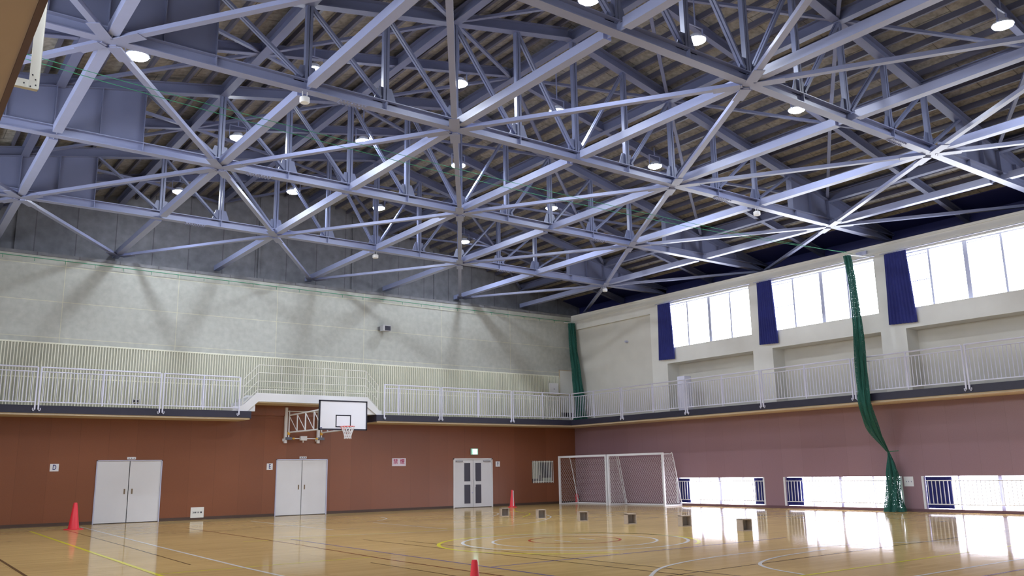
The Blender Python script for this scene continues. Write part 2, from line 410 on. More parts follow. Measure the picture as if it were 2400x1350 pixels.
# gathered dark curtains behind the bars of the low windows
def pleated(name, x, y0, y1, z0, z1, parent, amp=.02, n=9, taper=0, loc=None, drop=0.):
    b = MB(); N = n*6; vs = []; rows = 9
    for r in range(rows):
        t = r/(rows-1); z = z1+(z0-z1)*t
        for k in range(N+1):
            u = k/N; yy = (y0+(y1-y0)*u)
            yy = yy + taper*t*(u-.35)*abs(y1-y0)*(-1 if y1 < y0 else 1)
            vs.append((x+amp*math.sin(u*n*2*PI+.6*math.sin(t*4))*(.6+.4*t), yy, z+drop*u*t))
    o = len(vs); vs += [(v[0]+.012, v[1], v[2]) for v in vs]
    fs = []
    for r in range(rows-1):
        for k in range(N):
            a = r*(N+1)+k; fs += [(a, a+1, a+N+2, a+N+1), (o+a, o+a+N+1, o+a+N+2, o+a+1)]
    for r in range(rows-1):
        for k in (0, N):
            a = r*(N+1)+k; fs.append((a, a+N+1, o+a+N+1, o+a))
    for k in range(N):
        a = (rows-1)*(N+1)+k; fs += [(a, a+1, o+a+1, o+a), (k, k+1, o+k+1, o+k)]
    b.add(vs, fs); return b.build(name, 'curtain', parent, loc)
for y0, y1, lb in ((-7.02, -6.43, 'dark gathered curtain at the left end of the floor window behind the goal'),
                   (-10.83, -10.28, 'dark gathered curtain at the right end of the floor window behind the goal'),
                   (-12.42, -11.75, 'dark gathered curtain at the left end of the middle floor window'),
                   (-17.88, -17.04, 'dark gathered curtain in the rightmost floor window, behind white bars')):
    tag(pleated('curtain', .12, y1, y0, .11, 1.09, None, .015, 6, loc=(.12, (y0+y1)/2, .11)), lb, 'curtain')
for y0, y1, y2, y3, lb in ((-5.93, -6.66, -5.82, -6.68, 'navy curtain bunched at the left of the upper window nearest the corner'),
                   (-11.25, -11.93, -11.10, -12.0, 'navy curtain bunched at the left of the middle upper window'),
                   (-16.58, -17.36, -16.5, -17.5, 'navy curtain bunched at the left of the upper window at the right edge')):
    e = tag(empty('curtain', (-.1, (y0+y1)/2, 6.08)), lb, 'curtain', 'upper window curtains')
    pleated('fabric', -.1, y0, y1, 6.08, 8.5, e, .025, 8, taper=.28, drop=-.04)
    MB().tube([(-.1, y0+.15, 8.53), (-.1, y0-5.0, 8.53)], .014, 8).tube([(-.1, y0-.1, 8.53), (0, y0-.1, 8.53)], .01, 6).tube([(-.1, y0-4.9, 8.53), (0, y0-4.9, 8.53)], .01, 6).tube([(-.1, y0-2.5, 8.53), (0, y0-2.5, 8.53)], .01, 6).build('curtain_rail', 'alu', e)

# ------------------------------------------------------------------ left wall and wall behind camera
wl = struct(empty('wall_left'))
MB().box((XL-.3, YF, 0), (XL, .3, 3.7)).build('lower_panelling', 'wood_right_hazed', wl)
MB().box((XL-.3, YF, 3.7), (XL, .3, 6.5)).box((XL-.3, YF, 8.46), (XL, .3, H)).box((XL-.3, -5.5, 6.5), (XL, .3, 8.46)).build('upper_plaster', 'cream', wl)
for i, (y1, y0) in enumerate(UPB):
    n_win += 1
    wn = struct(empty('window_%d' % n_win, (XL, (y0+y1)/2, 6.5)))
    MB().box((XL-.2, y0, 6.5), (XL-.18, y1, 8.46)).build('pane', 'up', wn)
    fr = MB()
    for k in range(5): fr.box((XL-.18, y1-(y1-y0)*k/4-.03, 6.5), (XL-.1, y1-(y1-y0)*k/4+.03, 8.46))
    fr.build('window_frame', 'alu', wn)
    MB().box((XL-.3, y0-1.2, 6.5), (XL, y0, 8.46)).build('pier', 'cream', wl)
MB().box((XL-.3, YF, H), (XL-.15, 1.1, ztop(XL)+.6)).build('eave_panel', 'navy', wl)
for i, (y0, y1) in enumerate(LOW):  # unseen low windows, added to brighten the balcony soffit
    n_win += 1
    wn = struct(empty('window_%d' % n_win, (XL, (y0+y1)/2, .09)))
    MB().box((XL+.005, y0, .09), (XL+.02, y1, 1.11)).build('pane', 'low_added', wn)
    fr = MB()
    for k in range(5): fr.box((XL+.02, y0+(y1-y0)*k/4-.03, .09), (XL+.05, y0+(y1-y0)*k/4+.03, 1.11))
    fr.build('window_frame', 'alu', wn)
struct(MB().box((XL-.3, YF-.2, 0), (1.5, YF, 13.5)).build('wall_front', 'cream'))

# ------------------------------------------------------------------ doors
def plain_door(n, x0, x1):
    d = struct(empty('door_%d' % n, ((x0+x1)/2, 0, 0)))
    MB().box((x0, -.03, 0), (x0+.035, .06, DH)).box((x1-.035, -.03, 0), (x1, .06, DH)).box((x0, -.03, DH-.03), (x1, .06, DH)).build('door_frame', 'alu', d)
    xm = (x0+x1)/2
    MB().box((xm-.04, .045, 0), (xm+.04, .07, DH-.03)).build('seam', 'black', d)
    for s, (a, b) in ((-1, (x0+.035, xm-.013)), (1, (xm+.013, x1-.035))):
        lf = MB().box((a, 0, .02), (b, .04, DH-.03)).build('door_leaf', 'door', d)
        hx = xm+s*.12
        MB().box((hx-.025, -.006, .95), (hx+.025, 0, 1.12)).build('recessed_handle', mat('handle_bronze', (.22, .17, .12), .4, .6), lf)
    MB().box((x0, .01, 0), (x1, .06, .018)).build('threshold', 'black', d)
plain_door(1, *DO[0]); plain_door(2, *DO[1])
def glazed_door(n, x0, x1):
    d = struct(empty('door_%d' % n, ((x0+x1)/2, 0, 0)))
    MB().box((x0, -.03, 0), (x0+.05, .06, DH)).box((x1-.05, -.03, 0), (x1, .06, DH)).box((x0, -.03, DH-.05), (x1, .06, DH)).build('door_frame', 'white', d)
    xm = (x0+x1)/2
    MB().box((xm-.03, .045, 0), (xm+.03, .07, DH-.03)).build('seam', 'black', d)
    for s in (-1, 1):
        a, b = (x0+.05, xm-.008) if s < 0 else (xm+.008, x1-.05)
        lf = MB().box((a, 0, .02), (b, .04, DH-.05)).build('door_leaf', 'door', d)
        p0, p1 = (xm-.46, xm-.15) if s < 0 else (xm+.12, xm+.42)
        MB().box((p0, -.006, 1.10), (p1, .001, 1.88)).build('glass_panel', 'glass_dark', lf)
        MB().box((p0, -.006, .17), (p1, .001, .96)).build('glass_panel', 'glass_dark', lf)
        hx = xm+s*.075
        MB().box((hx-.035, -.03, .86), (hx+.035, -.012, 1.16)).box((hx-.01, -.012, .9), (hx+.01, 0, 1.1)).build('push_handle', 'white', lf)
        MB().box((xm+s*.55, -.05, 1.93), (xm+s*.9, 0, 1.98)).build('door_closer', mat('closer_grey', (.30, .30, .32), .4, .4), lf)
    MB().tube([(xm-.04, -.012, .62), (xm-.04, 0, .62)], .03, 10).build('lock', 'alu', d)
    MB().box((x0, .01, 0), (x1, .06, .018)).build('threshold', 'black', d)
glazed_door(3, *DO[2])
# barred hatch in the back wall
n_win += 1
wn = struct(empty('window_%d' % n_win, (-2.02, 0, .97)))
MB().box((-2.63, .12, .97), (-1.41, .14, 1.94)).build('pane', 'glass_dark', wn)
MB().box((-2.55, .10, 1.15), (-2.20, .12, 1.9)).box((-2.15, .08, 1.3), (-2.08, .1, 1.94)).box((-1.95, .09, 1.0), (-1.45, .1, 1.18)).build('blind', mat('pale_blind', (.45, .48, .42), .7), wn)
b = MB().box((-2.6, -.03, .99), (-1.43, -.005, 1.02)).box((-2.6, -.03, 1.89), (-1.43, -.005, 1.92))
for k in range(13): xx = -2.61+k*.0975; b.box((xx, -.05, .95), (xx+.024, -.03, 1.95))
b.build('guard_bars', 'cream', wn)
# balcony level service door, and vent grille
d = struct(empty('door_4', (-.42, 0, 3.75)))
MB().box((-.85, -.02, 3.75), (-.03, 0, 6.2)).build('door_leaf', 'cream', d)
MB().box((-.88, -.03, 3.75), (-.85, 0, 6.23)).box((-.88, -.03, 6.2), (-.02, 0, 6.23)).box((-.85, -.028, 5.02), (-.03, -.02, 5.05)).build('door_frame', 'tan', d)
b = MB()
for k in range(8): b.box((-.82+k*.1, -.03, 4.0), (-.76+k*.1, -.02, 4.2))
b.build('vent_grille', 'black', d)

# ------------------------------------------------------------------ balcony slabs
gb = struct(empty('floor_balcony_back'))
for x0, x1 in ((XL, -16.32), (-11.22, 0)):
    MB().box((x0, -1.2, 3.46), (x1, 0, 3.74)).build('soffit_slab', 'tan', gb)
    MB().box((x0, -1.235, 3.52), (x1 if x1 < -1 else -1.2, -1.2, 3.76)).build('edge_band', 'fascia', gb)
MB().box((-16.32, -1.235, 3.50), (-16.28, 0, 3.76)).box((-11.26, -1.235, 3.5), (-11.22, 0, 3.76)).build('edge_band', 'fascia', gb)
gr_ = struct(empty('floor_balcony_right'))
MB().box((-1.2, YF, 3.46), (0, -1.2, 3.74)).box((-1.2, -1.2, 3.46), (0, -1.19, 3.74)).build('soffit_slab', 'tan', gr_)
MB().box((-1.235, YF, 3.52), (-1.2, -1.2, 3.76)).build('edge_band', 'fascia', gr_)
glf = struct(empty('floor_balcony_left'))
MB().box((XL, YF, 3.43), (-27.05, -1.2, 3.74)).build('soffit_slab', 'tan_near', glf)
MB().box((-27.05, YF, 3.42), (-27.02, -1.2, 3.76)).build('edge_band', mat('brown_edge', (.10, .05, .035), .6), glf)

# ------------------------------------------------------------------ railings (thing per panel)
def railing(p, q, posts, label, hook_ends=True, group='balcony railing panels'):
    """p,q: xy ends; posts: list of (t along 0..1, hooked)"""
    p = Vector((p[0], p[1], 0)); q = Vector((q[0], q[1], 0)); L = (q-p).length; d = (q-p)/L; nrm = Vector((d.y, -d.x, 0))
    o = tag(empty('railing_panel', (p.x, p.y, 3.76)), label, 'railing', group)
    def P(t, z, off=0): v = p+d*t+nrm*off; return (v.x, v.y, z)
    MB().tube([P(0, 4.95), P(L, 4.95)], .024, 8).build('handrail', 'rail', o)
    MB().tube([P(0, 4.81), P(L, 4.81)], .017, 8).build('upper_rail', 'rail', o)
    MB().bar(P(0, 3.86), P(L, 3.86), .03, .03).build('lower_rail', 'rail', o)
    for t, hk in posts:
        sh = 1 if t < L/2 else -1
        b = MB().bar(P(t, 3.62 if hk else 3.78), P(t, 4.95), .042, .042, up=(d.x, d.y, 0))
        ps = b.build('post', 'rail', o)
        if hk:
            MB().tube([P(t+.01*sh, 3.61, .0), P(t+.035*sh, 3.58, 0), P(t+.06*sh, 3.61, 0), P(t+.06*sh, 3.67, 0)], .013, 6).build('hook', 'rail', ps)
    n = int(L/.118); 
    for k in range(1, n):
        t = L*k/n
        if min(abs(t-a) for a, _ in posts) < .04: continue
        MB().tube([P(t, 3.86), P(t, 4.81)], .0115, 6).build('baluster', 'rail', o)
    return o
BX = [-26.9, -23.18, -19.44, -16.72]
names = ['leftmost', 'second from the left', 'third from left, ending at the footbridge']
for i in range(3):
    L = BX[i+1]-BX[i]
    railing((BX[i]+.05, -1.265), (BX[i+1]-.05, -1.265), [(0.02, i > 0), (min(1.86, L/2), False), (L-.08, True)],
            'pale grey balcony railing panel on the back wall, '+names[i])
BX = [-11.0, -8.33, -4.65, -1.3]
names = ['just right of the basketball backboard', 'above the glazed double door', 'beside the corner with the green net']
for i in range(3):
    L = BX[i+1]-BX[i]
    railing((BX[i]+.05, -1.265), (BX[i+1]-.05, -1.265), [(0.02, True), (L/2 if i else .66, False), (L-.08, i < 2)],
            'pale grey balcony railing panel on the back wall, '+names[i])
BY = [-1.3, -4.61, -8.31, -11.97, -15.68, -19.39, -23.1, -26.8]
names = ['nearest the room corner', 'left of the white cabinet', 'between the first and second upper windows', 'left of the long hanging green net', 'right of the long hanging green net', 'at the right edge of the picture', 'beyond the right edge of the picture']
for i in range(6):
    L = BY[i]-BY[i+1]
    railing((-1.265, BY[i]-.05), (-1.265, BY[i+1]+.05), [(0.02, i > 0), (L/2 if i else 1.5, False), (L-.08, True)],
            'white balcony railing panel on right wall, '+names[i])

# raised footbridge over the basketball hoop
fb = tag(empty('raised_footbridge', (-13.86, -1.2, 3.76)), 'white raised footbridge with steps at both ends linking the back balconies over the hoop', 'footbridge')
for yy in (-1.20, -.08):
    MB().prism([(-17.0, 3.76), (-16.55, 4.0), (-16.1, 4.43), (-11.64, 4.43), (-11.2, 4.0), (-10.95, 3.76), (-11.25, 3.76), (-11.75, 4.12), (-16.02, 4.12), (-16.42, 3.76)], 1, yy, yy+.05).build('stringer', 'white', fb)
MB().box((-16.1, -1.14, 4.08), (-11.64, -.03, 4.13)).build('deck', 'tan', fb)
for s, x0 in ((1, -16.95), (-1, -10.95)):
    for k in range(3):
        MB().box((x0+s*(.27*k+.02), -1.14, 3.765), (x0+s*(.27*k+.29), -.09, 3.76+.17*k+.17)).build('step', 'white', fb)
RZ = (5.45, 5.17, 4.86, 4.56)
PX = [-16.06, -15.18, -14.33, -13.47, -12.58, -11.72]
for x in PX: MB().tube([(x, -1.18, 4.3), (x, -1.18, 5.45)], .017, 8).build('post', 'cream', fb)
for x, s in ((-16.6, 1), (-11.18, -1)): MB().tube([(x, -1.18, 3.95), (x, -1.18, 4.9)], .017, 8).build('post', 'cream', fb)
for z in RZ: MB().tube([(-16.6, -1.18, z-.55), (-16.06, -1.18, z), (-11.72, -1.18, z), (-11.18, -1.18, z-.55)], .014, 8).build('guard_rail', 'cream', fb)

# ------------------------------------------------------------------ ceiling: boards, purlins, rafters, ridge-wise beams
ce = struct(empty('ceiling', (XRIDGE, -18, 12.5)))
def slab(xa, xb, ya, yb, dz, th, name, m):
    MB().prism([(xa, ztop(xa)+dz), (xb, ztop(xb)+dz), (xb, ztop(xb)+dz+th), (xa, ztop(xa)+dz+th)], 1, ya, yb).build(name, m, ce)
slab(XL-.5, XRIDGE, YF, 1.2, .43, .08, 'roof_boards', 'board'); slab(XRIDGE, .35, YF, 1.2, .43, .08, 'roof_boards', 'board')
slab(.35, 2.6, YF, 1.2, .40, .1, 'eave_boards', 'navy')
pxs = []
x = XRIDGE+.35
while x < .3: pxs.append(x); x += .523
x = XRIDGE-.35
while x > XL: pxs.append(x); x -= .523
for x in pxs:
    MB().bar((x, YF+.5, ztop(x)+.36), (x, .95, ztop(x)+.35), .07, .15).build('purlin', 'purlin', ce)
MIDY = [-2.35, -7.85, -13.36, -18.85, -24.35, -29.8]
for y in MIDY:
    for xa, xb in ((XL, XRIDGE), (XRIDGE, XE)):
        MB().ibeam((xa, y, ztop(xa)+.16), (xb, y, ztop(xb)+.16), .15, .26, .02).build('rafter', 'steel_dark', ce)
for x in NX:
    MB().ibeam((x, YF+.5, ztop(x)+.13), (x, .95, ztop(x)+.13), .2, .30, .022).build('longitudinal_beam', 'steel_dark', ce)
ys = sorted(MIDY+TY+[0.9, -27.1], reverse=True)      # 0.9,-2.35,-5.1,...
for bi in range(len(TY)+1):
    yT0 = ([0.9]+TY+[-27.1])[bi]; yT1 = ([0.9]+TY+[-27.1])[bi+1]; ym = MIDY[bi]
    for j in range(len(NX)-1):
        a, b_ = NX[j], NX[j+1]
        if j % 2 == 0: q = [((a, yT0), (b_, ym)), ((b_, ym), (a, yT1))]
        else: q = [((b_, yT0), (a, ym)), ((a, ym), (b_, yT1))]
        for (xa, ya), (xb, yb) in q:
            MB().bar((xa, ya, ztop(xa)+.08), (xb, yb, ztop(xb)+.08), .09, .07).build('roof_brace', 'steel_dark', ce)

# ------------------------------------------------------------------ trusses
HALF = []
for i in range(len(NX)-1): HALF += [NX[i], (NX[i]+NX[i+1])/2]
HALF.append(NX[-1])
XPL, XPR = -22.70, -4.45          # ends of the solid haunch plates
WEBX = [XPL]+[x for x in HALF if XPL+.3 < x < XPR-.3]+[XPR]
def truss(y, label):
    o = tag(empty('roof_truss', (XRIDGE, y, ZC)), label, 'roof truss', 'main roof trusses')
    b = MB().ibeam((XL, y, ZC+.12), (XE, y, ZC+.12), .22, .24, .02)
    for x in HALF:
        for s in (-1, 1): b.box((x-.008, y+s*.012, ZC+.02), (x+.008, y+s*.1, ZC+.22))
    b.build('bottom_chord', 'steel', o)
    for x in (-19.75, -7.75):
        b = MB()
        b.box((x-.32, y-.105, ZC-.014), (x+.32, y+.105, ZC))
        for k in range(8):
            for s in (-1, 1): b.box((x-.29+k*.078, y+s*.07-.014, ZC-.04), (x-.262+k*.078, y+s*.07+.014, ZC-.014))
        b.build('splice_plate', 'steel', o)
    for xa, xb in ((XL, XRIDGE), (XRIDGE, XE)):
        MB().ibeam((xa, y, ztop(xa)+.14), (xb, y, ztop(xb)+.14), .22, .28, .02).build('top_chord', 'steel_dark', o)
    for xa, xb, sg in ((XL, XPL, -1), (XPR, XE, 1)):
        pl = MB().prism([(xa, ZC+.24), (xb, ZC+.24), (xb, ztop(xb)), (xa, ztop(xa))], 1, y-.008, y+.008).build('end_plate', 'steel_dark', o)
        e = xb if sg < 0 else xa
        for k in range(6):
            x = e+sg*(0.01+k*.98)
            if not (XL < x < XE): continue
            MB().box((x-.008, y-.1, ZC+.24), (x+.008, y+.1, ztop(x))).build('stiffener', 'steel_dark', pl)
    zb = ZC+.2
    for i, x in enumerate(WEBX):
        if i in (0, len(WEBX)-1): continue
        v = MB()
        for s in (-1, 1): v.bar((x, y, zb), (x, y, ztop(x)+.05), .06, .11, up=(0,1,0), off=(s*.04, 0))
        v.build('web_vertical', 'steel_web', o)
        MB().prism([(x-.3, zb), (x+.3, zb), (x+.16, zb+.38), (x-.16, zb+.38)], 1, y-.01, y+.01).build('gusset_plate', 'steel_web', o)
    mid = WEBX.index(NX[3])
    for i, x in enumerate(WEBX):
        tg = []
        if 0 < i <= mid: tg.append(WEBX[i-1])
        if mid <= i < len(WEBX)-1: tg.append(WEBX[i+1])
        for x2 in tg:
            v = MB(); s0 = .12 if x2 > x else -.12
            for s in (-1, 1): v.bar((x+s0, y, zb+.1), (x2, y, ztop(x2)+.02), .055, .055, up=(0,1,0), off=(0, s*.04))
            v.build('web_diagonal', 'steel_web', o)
    return o
tl = ['grey steel roof truss nearest the back wall', 'grey steel roof truss second from the back wall',
      'grey steel roof truss third from the back wall', 'grey steel roof truss fourth from the back wall, cut by the top of the picture']
for y, l_ in zip(TY, tl): truss(y, l_)

# tie beams between the trusses, column by column
LINES = [0.95]+TY+[-27.1]
bayn = ['between the back gable and first truss', 'between the first and second trusses', 'between the second and third trusses', 'between the third and fourth trusses', 'in front of the fourth truss']
for bi in range(5):
    ya, yb = LINES[bi], LINES[bi+1]
    for j, x in enumerate(NX):
        if bi == 4 and j < 2: continue
        g0 = .2 if bi else 0.0
        o = MB().bar((x, ya-g0-.06, ZC+.1), (x, yb+.26, ZC+.1), .2, .19)
        o.bar((x, ya, ZC+.1), (x, yb+.1, ZC+.1), .02, .15)
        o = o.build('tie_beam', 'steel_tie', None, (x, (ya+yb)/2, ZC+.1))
        tag(o, 'pale steel tie beam %s, %s from left' % (bayn[bi], ORD[j]), 'steel beam', 'longitudinal tie beams')
GX = [-28.3]+NX+[1.3]
YL = [0.5]+TY+[-27.1]
for n in range(5):
    cnt = 0
    for i in range(len(GX)-1):
        # hubs where (truss number + column index a=0) is odd
        if (n+(i-1)) % 2: p, q = (GX[i], YL[n]), (GX[i+1], YL[n+1])
        else: p, q = (GX[i+1], YL[n]), (GX[i], YL[n+1])
        P = Vector((*p, ZC+.02)); Q = Vector((*q, ZC+.02)); d = (Q-P).normalized()
        if n == 4 and i < 2: continue
        o = MB().bar(P+d*.12, Q-d*.12, .13, .09)
        for e in (P+d*.45, Q-d*.45): o.bar(e-d*.28, e+d*.28, .24, .012, off=(0, -.05))
        o = o.build('roof_diagonal', 'steel', None, tuple((P+Q)/2)); cnt += 1
        tag(o, 'flat diagonal roof brace %s, %s from left' % (bayn[n], ORD[cnt-1]), 'steel brace', 'horizontal roof bracing')

# ------------------------------------------------------------------ roof lamps
LAMPS = [(-23.75, -14.33, 'far left, nearest the tan balcony soffit'),
 (-19.66, -13.77, 'upper left, behind a tie beam beside the third truss'),
 (-16.38, -15.11, 'split by a vertical web member near the top centre'),
 (-16.32, -19.96, 'cut by the top edge of the picture'),
 (-13.15, -20.05, 'big and bright, right of the top centre behind the fourth truss'),
 (-8.01, -24.44, 'nearest the top right corner'),
 (-19.69, -8.53, 'on the second truss, left of the centre hub'),
 (-16.58, -10.29, 'between the second and third trusses, left of centre'),
 (-13.24, -15.17, 'dim, half hidden by a flat brace right of the centre hub'),
 (-7.88, -18.95, 'just under the fourth truss on the right'),
 (-7.88, -13.59, 'large one between second and third trusses, right of centre'),
 (-2.05, -17.87, 'small, above the tie beam far right'),
 (-19.66, -2.67, 'lowest on the left, at the truss nearest the back wall'),
 (-16.45, -4.79, 'lower left, between the first and second trusses'),
 (-13.13, -4.74, 'lower centre left, beside a vertical web of the first truss'),
 (-13.17, -10.14, 'in the middle, split by a diagonal brace'),
 (-7.82, -8.23, 'split by a vertical web of the second truss'),
 (-1.91, -11.92, 'small, far right beside the junction box and tie beam'),
 (-7.90, -2.47, 'lowest in the centre, at the truss nearest the back wall')]
def lamp(x, y, z=11.0):
    o = empty('ceiling_light', (x, y, z)); zt = ztop(x)+.3
    MB().lathe((x, y, z), [(.215, 0), (.23, .01), (.23, .035), (.13, .06), (.13, .13), (.05, .14)], 24).build('housing', mat_house, o, smooth=True)
    MB().lathe((x, y, z), [(.09, -.05), (.16, -.038), (.21, -.012), (.214, .003)], 24).build('lens', 'lamp', o, smooth=True)
    b = MB().bar((x-.24, y, z+.02), (x-.24, y, z+.36), .012, .04).bar((x+.24, y, z+.02), (x+.24, y, z+.36), .012, .04).bar((x-.246, y, z+.36), (x+.246, y, z+.36), .04, .012)
    b.tube([(x, y, z+.36), (x, y, zt)], .018, 8); b.build('bracket', 'steel', o)
    return o
mat_house = mat('lamp_housing', (.55, .57, .66), .4, .2)
for k, (x, y, l_) in enumerate(LAMPS):
    tag(lamp(x, y, 9.95 if k == 0 else 11.0), 'round white roof lamp, '+l_, 'ceiling light', 'round roof lamps')
# junction boxes hanging under the nodes
for x, y, l_ in ((-20.84,-16.11,'upper left node'), (-13.43,-5.10,'first truss node near the middle'), (-2.39,-5.10,'first truss node near the right corner'), (-6.19,-16.11,'third truss node on the right')):
    o = tag(empty('junction_box', (x, y, ZC)), 'small white box hanging under the '+l_, 'junction box', 'white boxes under the truss nodes')
    MB().lathe((x, y, ZC-.25), [(.09, 0), (.105, .02), (.105, .11), (.08, .13)], 16).build('housing', 'white', o, smooth=True)
    MB().tube([(x-.05, y, ZC-.13), (x-.05, y, ZC)], .008, 6).tube([(x+.05, y, ZC-.13), (x+.05, y, ZC)], .008, 6).build('hanger', 'white', o)

# ------------------------------------------------------------------ green nets and their cords
def net_bundle(name, path, radii, label):
    P = smooth(path, 8); Rr = smooth([(r,) for r in radii], 8)
    n = 40; vs = []; fs = []
    for i, p in enumerate(P):
        r = Rr[i][0]
        for k in range(n):
            t = 2*PI*k/n; q = r*(1+.22*math.sin(7*t+.25*i)+.12*math.sin(13*t-.1*i))
            vs.append((p[0]+q*math.cos(t), p[1]+q*math.sin(t), p[2]))
    for i in range(len(P)-1):
        for k in range(n): fs.append((i*n+k, i*n+(k+1) % n, (i+1)*n+(k+1) % n, (i+1)*n+k))
    e = tag(empty(name, (path[-1][0], path[-1][1], path[-1][2])), label, 'net')
    MB().add(vs, fs).build('net_fabric', 'green_net', e)
    # inner folds
    vs2 = [(P[i//n][0]+(v[0]-P[i//n][0])*.55, P[i//n][1]+(v[1]-P[i//n][1])*.55, v[2]) for i, v in enumerate(vs)]
    MB().add(vs2, fs).build('inner_folds', 'green_net', e)
    return e
nb = net_bundle('divider_net', [(-1.50,-16.08,8.38),(-1.50,-16.18,7.2),(-1.50,-16.2,5.5),(-1.50,-16.18,4.1),(-1.46,-16.18,3.3),(-1.0,-16.1,2.6),(-.42,-16.12,1.98),(-.34,-16.15,1.82),(-.36,-16.2,1.2),(-.40,-16.2,.5),(-.44,-16.2,.01)],
           [.10,.11,.14,.155,.17,.16,.05,.04,.16,.20,.30], 'long green net, gathered and tied, hanging by the right wall down to the floor')
MB().tube([(-.34,-16.14,1.9),(-.01,-16.3,1.93)], .012, 6).build('tie_rope', 'green_cord', nb)
MB().bar((-1.50,-16.08,8.4), (-.04,-16.0,8.58), .03, .03).build('support_arm', 'white', nb)
nb = net_bundle('divider_net', [(-.25,-.30,8.50),(-.27,-.40,7.4),(-.30,-.62,6.0),(-.36,-.85,4.8),(-.42,-.95,4.2),(-.42,-.95,3.77)],
           [.14,.16,.19,.20,.22,.30], 'green net gathered in the room corner, falling onto the balcony')
MB().tube([(-.7,-.3,8.52),(-.05,-.3,8.52)], .02, 8).build('support_arm', 'white', nb)
o = MB()
def sag(a, b, s, n=24): return [tuple(Vector(a).lerp(Vector(b), t/n)-Vector((0, 0, s*4*(t/n)*(1-t/n)))) for t in range(n+1)]
o = tag(MB().tube(sag((-28.1,-16.0,8.75), (-1.50,-16.08,8.50), .48), .006, 6).build('suspension_wire', 'green_cord', None, (-14,-16,8.3)), 'thin green cord strung across the hall to the hanging net, lower of the pair', 'cord')
o = tag(MB().tube(sag((-28.1,-16.0,8.80), (-.14,-15.45,8.76), .34), .006, 6).build('suspension_wire', 'green_cord', None, (-14,-16,8.4)), 'thin green cord strung across the hall above its twin', 'cord')
b = MB().tube([(XL+.1, -.14, 8.74), (-.2, -.14, 8.60)], .012, 6)
for k in range(30): x = XL+1+k*.93; b.tube([(x, -.14, 8.73-(x-XL)*.005), (x, -.02, 8.76-(x-XL)*.005)], .008, 5).tube([(x, -.14, 8.72-(x-XL)*.005), (x, -.14, 8.62-(x-XL)*.005)], .008, 5)
tag(b.build('suspension_wire', 'green_cord', None, (-14,-.14,8.65)), 'green net cord on hooks running along the top of the back wall', 'cord')
# white angle bracket on the left balcony
o = tag(empty('angle_bracket', (-27.1,-24.0,3.74)), 'white perforated steel angle bracket standing off the left balcony edge near the camera', 'bracket')
MB().bar((-26.585,-24.0,4.77),(-26.585,-24.0,6.9), .075, .01, up=(0,1,0)).bar((-26.55,-24.02,4.77),(-26.55,-24.02,6.9), .006, .05, up=(0,1,0)).build('upright', 'cream', o)
MB().bar((-27.12,-23.988,4.812),(-26.555,-23.988,4.812), .01, .085).bar((-27.12,-24.02,4.762),(-26.555,-24.02,4.762), .05, .008).build('arm', 'cream', o)
MB().bar((-27.12,-24.0,3.74),(-27.12,-24.0,5.0), .05, .05, up=(0,1,0)).build('post', 'cream', o)
b = MB()
for x, z in ((-26.60,4.90),(-26.575,4.86),(-26.66,4.81),(-26.61,4.79),(-26.57,4.81)): b.tube([(x,-24.012,z),(x,-24.004,z)], .006, 8)
b.build('bolt', 'black', o)

# ------------------------------------------------------------------ basketball hoop
o = tag(empty('basketball_hoop', (-13.83, 0, 2.7)), 'wall mounted basketball hoop with white black-edged backboard on a folding white frame', 'basketball hoop')
for x in (-14.5, -13.17):
    MB().box((x-.05, -.12, 2.68), (x+.05, -.02, 4.02)).box((x-.09, -.03, 2.75), (x+.09, 0, 2.85)).box((x-.09, -.03, 3.85), (x+.09, 0, 3.95)).build('wall_post', 'white', o)
    MB().tube([(x+.09, -.17, 2.8), (x+.09, -.17, 3.9)], .025, 8).build('hinge_tube', 'white', o)
    MB().box((x-.02, -.22, 2.80), (x+.2, -.1, 2.90)).build('gear_box', mat('gear_grey', (.12,.13,.18), .4), o)
    MB().lathe((x+.09, -.17, 2.98), [(.03,0),(.05,.02),(.05,.1),(.03,.12)], 12).build('yellow_collar', 'yellow', o, smooth=True)
MB().tube([(-14.4,-.17,2.85),(-13.2,-.17,2.85)], .018, 8).build('drive_shaft', 'white', o)
for x in (-14.22, -13.28): MB().tube([(x-.04,-.17,2.85),(x+.04,-.17,2.85)], .035, 10).build('yellow_collar', 'yellow', o)
MB().box((-13.95,-.25,2.78),(-13.70,-.12,2.94)).tube([(-13.83,-.18,2.78),(-13.83,-.18,2.70)], .02, 8).build('winch_box', 'white', o)
MB().tube([(-14.45,-.1,3.88),(-13.2,-.1,3.88)], .02, 8).build('top_rail', 'white', o)
for x0, x1 in ((-14.41, -13.85), (-13.08, -12.95)):
    A = Vector((x0,-.17,0)); B = Vector((x1,-2.7,0)); n = 5
    def Q(t, z): v = A.lerp(B, t); return (v.x, v.y, z)
    MB().tube([Q(0,3.72),Q(1,3.86)], .03, 8).build('arm_tube', 'white', o)
    MB().tube([Q(0,3.08),Q(1,3.12)], .03, 8).build('arm_tube', 'white', o)
    for k in range(n+1): MB().tube([Q(k/n,3.08+.04*k/n),Q(k/n,3.72+.14*k/n)], .028 if k % 2 == 0 else .022, 8).build('arm_upright', 'white', o)
    for k in range(n): MB().tube([Q(k/n,3.70+.14*k/n),Q((k+1)/n,3.10+.04*k/n)], .014, 8).build('arm_diagonal', 'white', o)
bx0, bx1, bz0, bz1, by = -14.38, -12.47, 3.05, 4.12, -2.8
bb = MB().box((bx0, by, bz0), (bx1, by+.04, bz1)).build('backboard', 'board_white', o)
